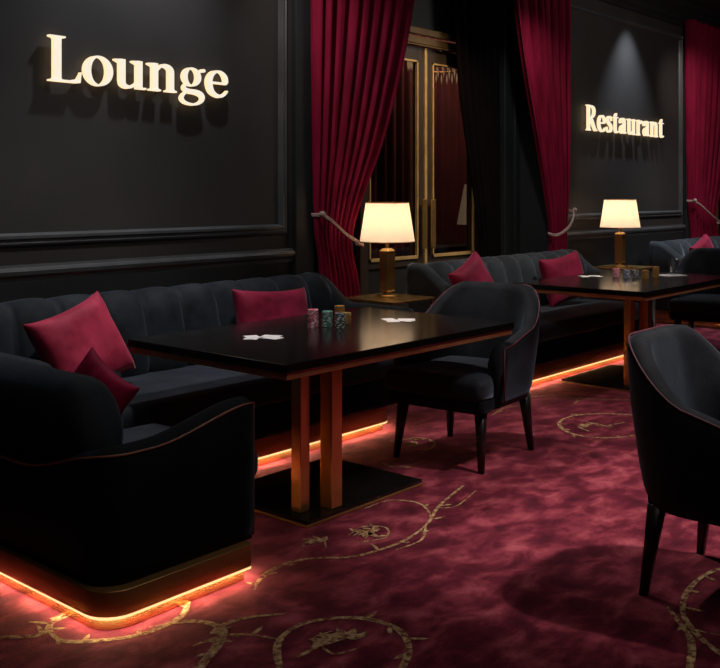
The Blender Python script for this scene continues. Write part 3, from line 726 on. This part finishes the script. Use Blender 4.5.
# ------------------------------------------------------------------ side tables and lamps
def side_table(label, loc):
    root = thing('side_table', label, 'side table', loc)
    w, d, h = .46, .46, .69
    flatbox('tabletop', -w/2, w/2, -d/2, d/2, h-.018, h, M['brass'], root, bev=.003)
    for sx in (-1, 1):
        for sy in (-1, 1):
            x, y = sx*(w/2-.014), sy*(d/2-.014); flatbox('leg', x-.010, x+.010, y-.010, y+.010, 0, h-.018, M['brass'], root, bev=.002)
    g = G()
    for z in (.12,): g.box(-w/2+.02, w/2-.02, -d/2+.02, d/2-.02, z, z+.012)
    g.make('lower_shelf', M['base_black'], root, smooth=False, bev=.002)
    return root
s1 = side_table('brass side table carrying the lamp beside the double doors', (5.22, 4.26, 0))
s2 = dup(s1, (8.86, 4.26, 0), 0, 'brass side table carrying the lamp below the restaurant sign')
def table_lamp(label, loc):
    root = thing('table_lamp', label, 'lamp', loc)
    G().lathe([(.075, 0), (.075, .012), (.068, .018), (.03, .022), (.028, .04), (.045, .05)]).make('base', M['brass'], root, bev=.001)
    G().loft([[(a*s, b*s, z) for a, b in ((-1,-.8), (-.8,-1), (.8,-1), (1,-.8), (1,.8), (.8,1), (-.8,1), (-1,.8))] for s, z in ((.040, .04), (.042, .05), (.042, .32), (.030, .335), (.010, .34), (.010, .40))]).make('stem', M['brass'], root, smooth=False)['label'] = 'square fluted brass column'
    n = 40; g = G(); prof = [(.192, .385), (.150, .655)]
    out = [[(r*math.cos(2*PI*a/n), r*math.sin(2*PI*a/n), z) for a in range(n)] for r, z in prof]
    g.loft(out, cap=False)
    g.make('lamp_shade', M['shade'], root)['label'] = 'glowing cream tapered shade'
    h = G()
    for r, z in prof: h.tube([(r*math.cos(2*PI*a/n), r*math.sin(2*PI*a/n), z) for a in range(n)], .004, 6, closed=True)
    for a in range(3): h.tube([(0, 0, .63), (.155*math.cos(a*2.09), .155*math.sin(a*2.09), .652)], .003, 6)
    h.tube([(0, 0, .39), (0, 0, .63)], .005, 6)
    h.make('shade_ring', M['brass_dark'], root)
    G().lathe([(.012, .40), (.03, .45), (.034, .48), (.02, .51), (.003, .52)]).make('bulb', emis('warm_bulb', (1, .7, .4), 3), root)
    return root
l1 = table_lamp('lit cream-shade brass lamp in front of the double doors', (5.22, 4.27, .691))
l2 = dup(l1, (8.80, 4.27, .691), 0, 'lit cream-shade brass lamp under the restaurant sign')
def light(kind, name, loc, energy, colr, **k):
    d = bpy.data.lights.new(name, kind); d.energy = energy; d.color = colr
    for a, b in k.items():
        if a not in ('rot', 'target'): setattr(d, a, b)
    o = bpy.data.objects.new(name, d); C.objects.link(o); o.location = loc
    if 'target' in k: o.rotation_euler = (Vector(k['target'])-Vector(loc)).to_track_quat('-Z', 'Y').to_euler()
    return o
WARM = (1, .70, .44)
for l in (l1, l2):
    x, y, z = l.location
    light('POINT', 'lamp_light', (x, y, z+.53), 2.7, WARM, shadow_soft_size=.04)

# ------------------------------------------------------------------ pillows
def pillow(label, w, h, th, loc, rot, m, seed=0, crease=.02, corner=.12):
    NX, NY = 22, 18; rnd = random.Random(seed); vs = []; fs = []
    for side in (1, -1):
        for j in range(NY+1):
            for i in range(NX+1):
                u, v = 2*i/NX-1, 2*j/NY-1
                pin = 1-corner*(1-abs(u)**3)*0
                ex = u*(w/2)*(1-.09*(1-v*v)**.8*abs(u)**2); ey = v*(h/2)*(1-.15*(1-u*u)**.8*abs(v)**2)
                k = ((1-u**4)*(1-v**4)); k = max(0, k)**.5
                nz = noise.noise(Vector((u*2+seed, v*2, side)))*.12+noise.noise(Vector((u*5+seed, v*5, side)))*.05
                vs.append((ex, side*(th/2)*k*(1+nz), ey))
    n = (NX+1)*(NY+1)
    for s in (0, 1):
        for j in range(NY):
            for i in range(NX):
                a = s*n+j*(NX+1)+i; q = (a, a+1, a+NX+2, a+NX+1); fs.append(q if s else q[::-1])
    me = bpy.data.meshes.new('cushion'); me.from_pydata(vs, [], fs)
    bm = bmesh.new(); bm.from_mesh(me); bmesh.ops.remove_doubles(bm, verts=bm.verts, dist=.0004); bmesh.ops.recalc_face_normals(bm, faces=bm.faces); bm.to_mesh(me); bm.free()
    o = link('throw_pillow', me, m)
    o.location = loc; o.rotation_euler = rot
    sb = o.modifiers.new('s', 'SUBSURF'); sb.levels = 1; sb.render_levels = 1
    return tag(o, label, 'pillow')
R = math.radians
pillow('large crimson pillow leaning at the left end of the near sofa', .48, .46, .17, (2.64, 4.05, .675), (R(-22), R(-15), R(8)), M['pillow'], 1)
pillow('crimson lumbar pillow at the right end of the near sofa', .58, .38, .16, (3.93, 4.07, .685), (R(-14), R(3), R(-3)), M['pillow_mag'], 2)
pillow('dark red pillow tucked inside the big front armchair', .32, .36, .09, (2.16, 3.26, .60), (R(-26), R(26), R(-84)), M['curtain'], 3)
pillow('crimson pillow turned on its corner at the left of the middle sofa', .42, .42, .15, (5.96, 4.05, .73), (R(-18), R(-22), R(4)), M['pillow_mag'], 4)
pillow('wide crimson pillow on the middle sofa nearest the restaurant wall', .56, .44, .15, (7.32, 4.06, .69), (R(-14), R(-6), R(-6)), M['pillow_mag'], 5)
pillow('small crimson pillow on the farthest sofa at right', .42, .36, .14, (10.42, 4.08, .74), (R(-14), R(-20), R(-4)), M['pillow_mag'], 6)

# ------------------------------------------------------------------ cards, chips, glass
def card_fan(x, y, group, label, seed, n=4, spread=.05):
    rnd = random.Random(seed)
    for i in range(n):
        a = -.9+.5*i+rnd.uniform(-.15, .15); dx, dy = (i-(n-1)/2)*spread*.55, -(i-(n-1)/2)*spread*.62+(.03 if i % 2 else -.03)
        o = G().box(-.032, .032, -.045, .045, 0, .0008).make('playing_card', M['card'], smooth=False)
        o.location = (x+dx+rnd.uniform(-.01, .01), y+dy+rnd.uniform(-.01, .01), .7508+i*.001); o.rotation_euler = (0, 0, a)
        tag(o, label, 'card', group)
card_fan(3.07, 3.26, 'white cards at the left of the near table', 'white playing card in the fan beside the near chip stacks', 1)
card_fan(3.95, 3.16, 'white cards at the right of the near table', 'white playing card in the fan nearest the middle tub chair', 2)
card_fan(7.00, 3.66, 'white cards at the left of the second table', 'white playing card left of the chips on the second table', 3)
CH = {}
def chip_mesh(key):
    n = 24; g = G(); r, t = .0195, .0044
    g.lathe([(r*.6, 0), (r-.0008, 0), (r, .0006), (r, t-.0006), (r-.0008, t), (r*.6, t)], n=n)
    me = bpy.data.meshes.new('poker_chip'); me.from_pydata(g.v, [], g.f)
    mi = []
    for p in me.polygons:
        a = math.atan2(p.center.y, p.center.x); rr = math.hypot(p.center.x, p.center.y)
        mi.append(1 if rr > r*.75 and int((a+PI)/(2*PI)*n+.5) % 4 == 0 else 0)
    me.materials.append(M[key]); me.materials.append(M['white'] if key != 'chip_gold' else M['brass_dark']); me.polygons.foreach_set('material_index', mi)
    return me
def chips(key, x, y, n, colour, where, seed):
    if key not in CH: CH[key] = chip_mesh(key)
    rnd = random.Random(seed)
    for i in range(n):
        o = bpy.data.objects.new('poker_chip', CH[key]); C.objects.link(o)
        o.location = (x+rnd.uniform(-.0012, .0012), y+rnd.uniform(-.0012, .0012), .7502+i*.0046); o.rotation_euler = (0, 0, rnd.uniform(0, 6.28))
        s = 1.34; o.scale = (s, s, 1)
        tag(o, '%s poker chip in the stack %s' % (colour, where), 'poker chip', '%s chips stacked %s' % (colour, where))
chips('chip_pink', 3.49, 3.33, 19, 'pink', 'at the left of the near table group', 1)
chips('chip_green', 3.54, 3.28, 17, 'green', 'in the middle of the near table group', 2)
chips('chip_dark', 3.57, 3.22, 15, 'slate', 'at the right of the near table group', 3)
chips('chip_gold', 3.72, 3.36, 18, 'gold', 'at the back of the near table group', 4)
chips('chip_gold', 3.69, 3.29, 12, 'gold', 'behind the slate chips on the near table', 5)
chips('chip_pink', 7.08, 3.47, 15, 'pink', 'at the left of the second table group', 6)
chips('chip_blue', 7.10, 3.39, 13, 'blue', 'in the middle of the second table group', 7)
chips('chip_dark', 7.15, 3.34, 12, 'slate', 'between blue and gold on the second table', 8)
chips('chip_gold', 7.13, 3.25, 14, 'gold', 'at the right front of the second table group', 9)
chips('chip_gold', 7.30, 3.24, 18, 'gold', 'at the right back of the second table group', 10)
co = G().box(-.11, .11, -.07, .07, 0, .003).make('coaster_mat', M['card'], smooth=False, bev=.001); co.location = (7.53, 3.22, .7505); co.rotation_euler = (0, 0, -.5)
tag(co, 'flat white mat under the glass on the second table', 'coaster')
gg = G().lathe([(.030, 0), (.033, .01), (.038, .13), (.036, .13), (.031, .018), (.001, .014)], n=28).make('drinking_glass', M['tumbler']); gg.location = (7.57, 3.21, .754)
tag(gg, 'clear tumbler standing on white mat on the second table', 'glass')

# ------------------------------------------------------------------ lights
COOL = (.72, .86, 1.0); SOFTW = (1, .90, .84)
# carpet pool lights (ceiling downlights)
light('SPOT', 'downlight_a', (4.15, 3.65, 3.5), 230, (1, .88, .84), spot_size=R(52), spot_blend=.5, shadow_soft_size=.05, target=(4.75, 2.1, 0))
light('SPOT', 'downlight_b', (4.35, .65, 3.5), 400, (1, .86, .82), spot_size=R(40), spot_blend=.6, shadow_soft_size=.06, target=(3.95, 1.80, 0))
light('SPOT', 'downlight_c', (7.0, 1.2, 3.5), 130, (1, .86, .82), spot_size=R(60), spot_blend=.8, shadow_soft_size=.06, target=(6.2, 2.3, 0))
# wall grazers
light('SPOT', 'grazer_restaurant', (9.75, 4.33, 3.52), 200, (.72, .84, 1.0), spot_size=R(74), spot_blend=1, shadow_soft_size=.03, target=(9.75, 4.50, 1.6))
light('SPOT', 'grazer_lounge', (3.65, 4.18, 3.55), 120, (.9, .94, 1.0), spot_size=R(90), spot_blend=1, shadow_soft_size=.04, target=(3.3, 4.50, 1.6))
# added fill lamps without visible fixtures: walls, curtains, upholstery, doors, tables, foreground
light('AREA', 'area_fill', (3.0, 1.2, 3.55), 24, (1, .96, .93), shape='RECTANGLE', size=2.6, size_y=1.6, target=(3.2, 3.6, .6))  # unseen area fill, not a ceiling fixture
light('AREA', 'area_fill', (9.2, 1.8, 3.5), 30, (1, .90, .82), shape='RECTANGLE', size=2.0, size_y=1.2, target=(9.4, 4.65, 2.0))
light('SPOT', 'curtain_fill', (3.7, 3.95, 3.4), 76, SOFTW, spot_size=R(60), spot_blend=1, shadow_soft_size=.05, target=(5.3, 4.6, 1.9))  # added side lamps that bring out the curtain folds
light('SPOT', 'curtain_fill', (6.6, 3.9, 3.4), 76, SOFTW, spot_size=R(60), spot_blend=1, shadow_soft_size=.05, target=(8.0, 4.6, 1.8))
light('SPOT', 'curtain_fill', (10.0, 3.9, 3.4), 76, SOFTW, spot_size=R(60), spot_blend=1, shadow_soft_size=.05, target=(11.8, 4.6, 1.9))
light('SPOT', 'sofa_fill', (3.0, 3.1, 3.5), 150, (1, .95, .95), spot_size=R(60), spot_blend=1, shadow_soft_size=.12, target=(2.9, 4.15, .6))  # added lamps that brighten sofa backs and pillows
light('SPOT', 'sofa_fill', (6.8, 3.0, 3.5), 170, (1, .95, .93), spot_size=R(60), spot_blend=1, shadow_soft_size=.12, target=(6.7, 4.2, .6))
light('SPOT', 'sofa_fill', (10.6, 3.0, 3.5), 170, (1, .95, .93), spot_size=R(60), spot_blend=1, shadow_soft_size=.12, target=(10.7, 4.2, .6))
light('SPOT', 'door_fill', (6.3, 3.7, 3.5), 190, (1, .74, .46), spot_size=R(56), spot_blend=1, shadow_soft_size=.06, target=(6.7, 5.0, 1.7))  # added warm lamp so the door brass shows
light('AREA', 'back_room_fill', (8.2, 5.5, 3.45), 34, (1, .72, .5), size=.8, target=(8.3, 6.2, 1))  # unseen fill so the drape reads through the glass
light('SPOT', 'table_fill', (3.3, 3.0, 3.5), 70, (1, .88, .76), spot_size=R(34), spot_blend=1, shadow_soft_size=.05, target=(3.45, 3.25, .75))  # added lamps that lift the table tops and chips
light('SPOT', 'table_fill', (6.9, 3.0, 3.5), 80, (1, .88, .76), spot_size=R(34), spot_blend=1, shadow_soft_size=.05, target=(7.1, 3.35, .75))
light('SPOT', 'foreground_fill', (1.2, 1.0, 3.5), 16, (1, .82, .78), spot_size=R(70), spot_blend=1, shadow_soft_size=.2, target=(2.0, 2.0, 0))  # weak added fill over the near carpet
w = bpy.data.worlds.new('world'); bpy.context.scene.world = w; w.use_nodes = True
w.node_tree.nodes['Background'].inputs[0].default_value = (.02, .02, .025, 1); w.node_tree.nodes['Background'].inputs[1].default_value = .3

# ------------------------------------------------------------------ camera
cd = bpy.data.cameras.new('camera'); cam = bpy.data.objects.new('camera', cd); C.objects.link(cam)
A = math.atan(840/970)
cam.location = (0, 0, 1.42); cam.rotation_euler = (PI/2, 0, A-PI/2)
cd.lens = 970*36/720; cd.sensor_width = 36; cd.shift_y = -142/720; cd.clip_start = .05
bpy.context.scene.camera = cam
sc = bpy.context.scene
sc.view_settings.view_transform = 'Standard'; sc.view_settings.look = 'None'; sc.view_settings.exposure = 0
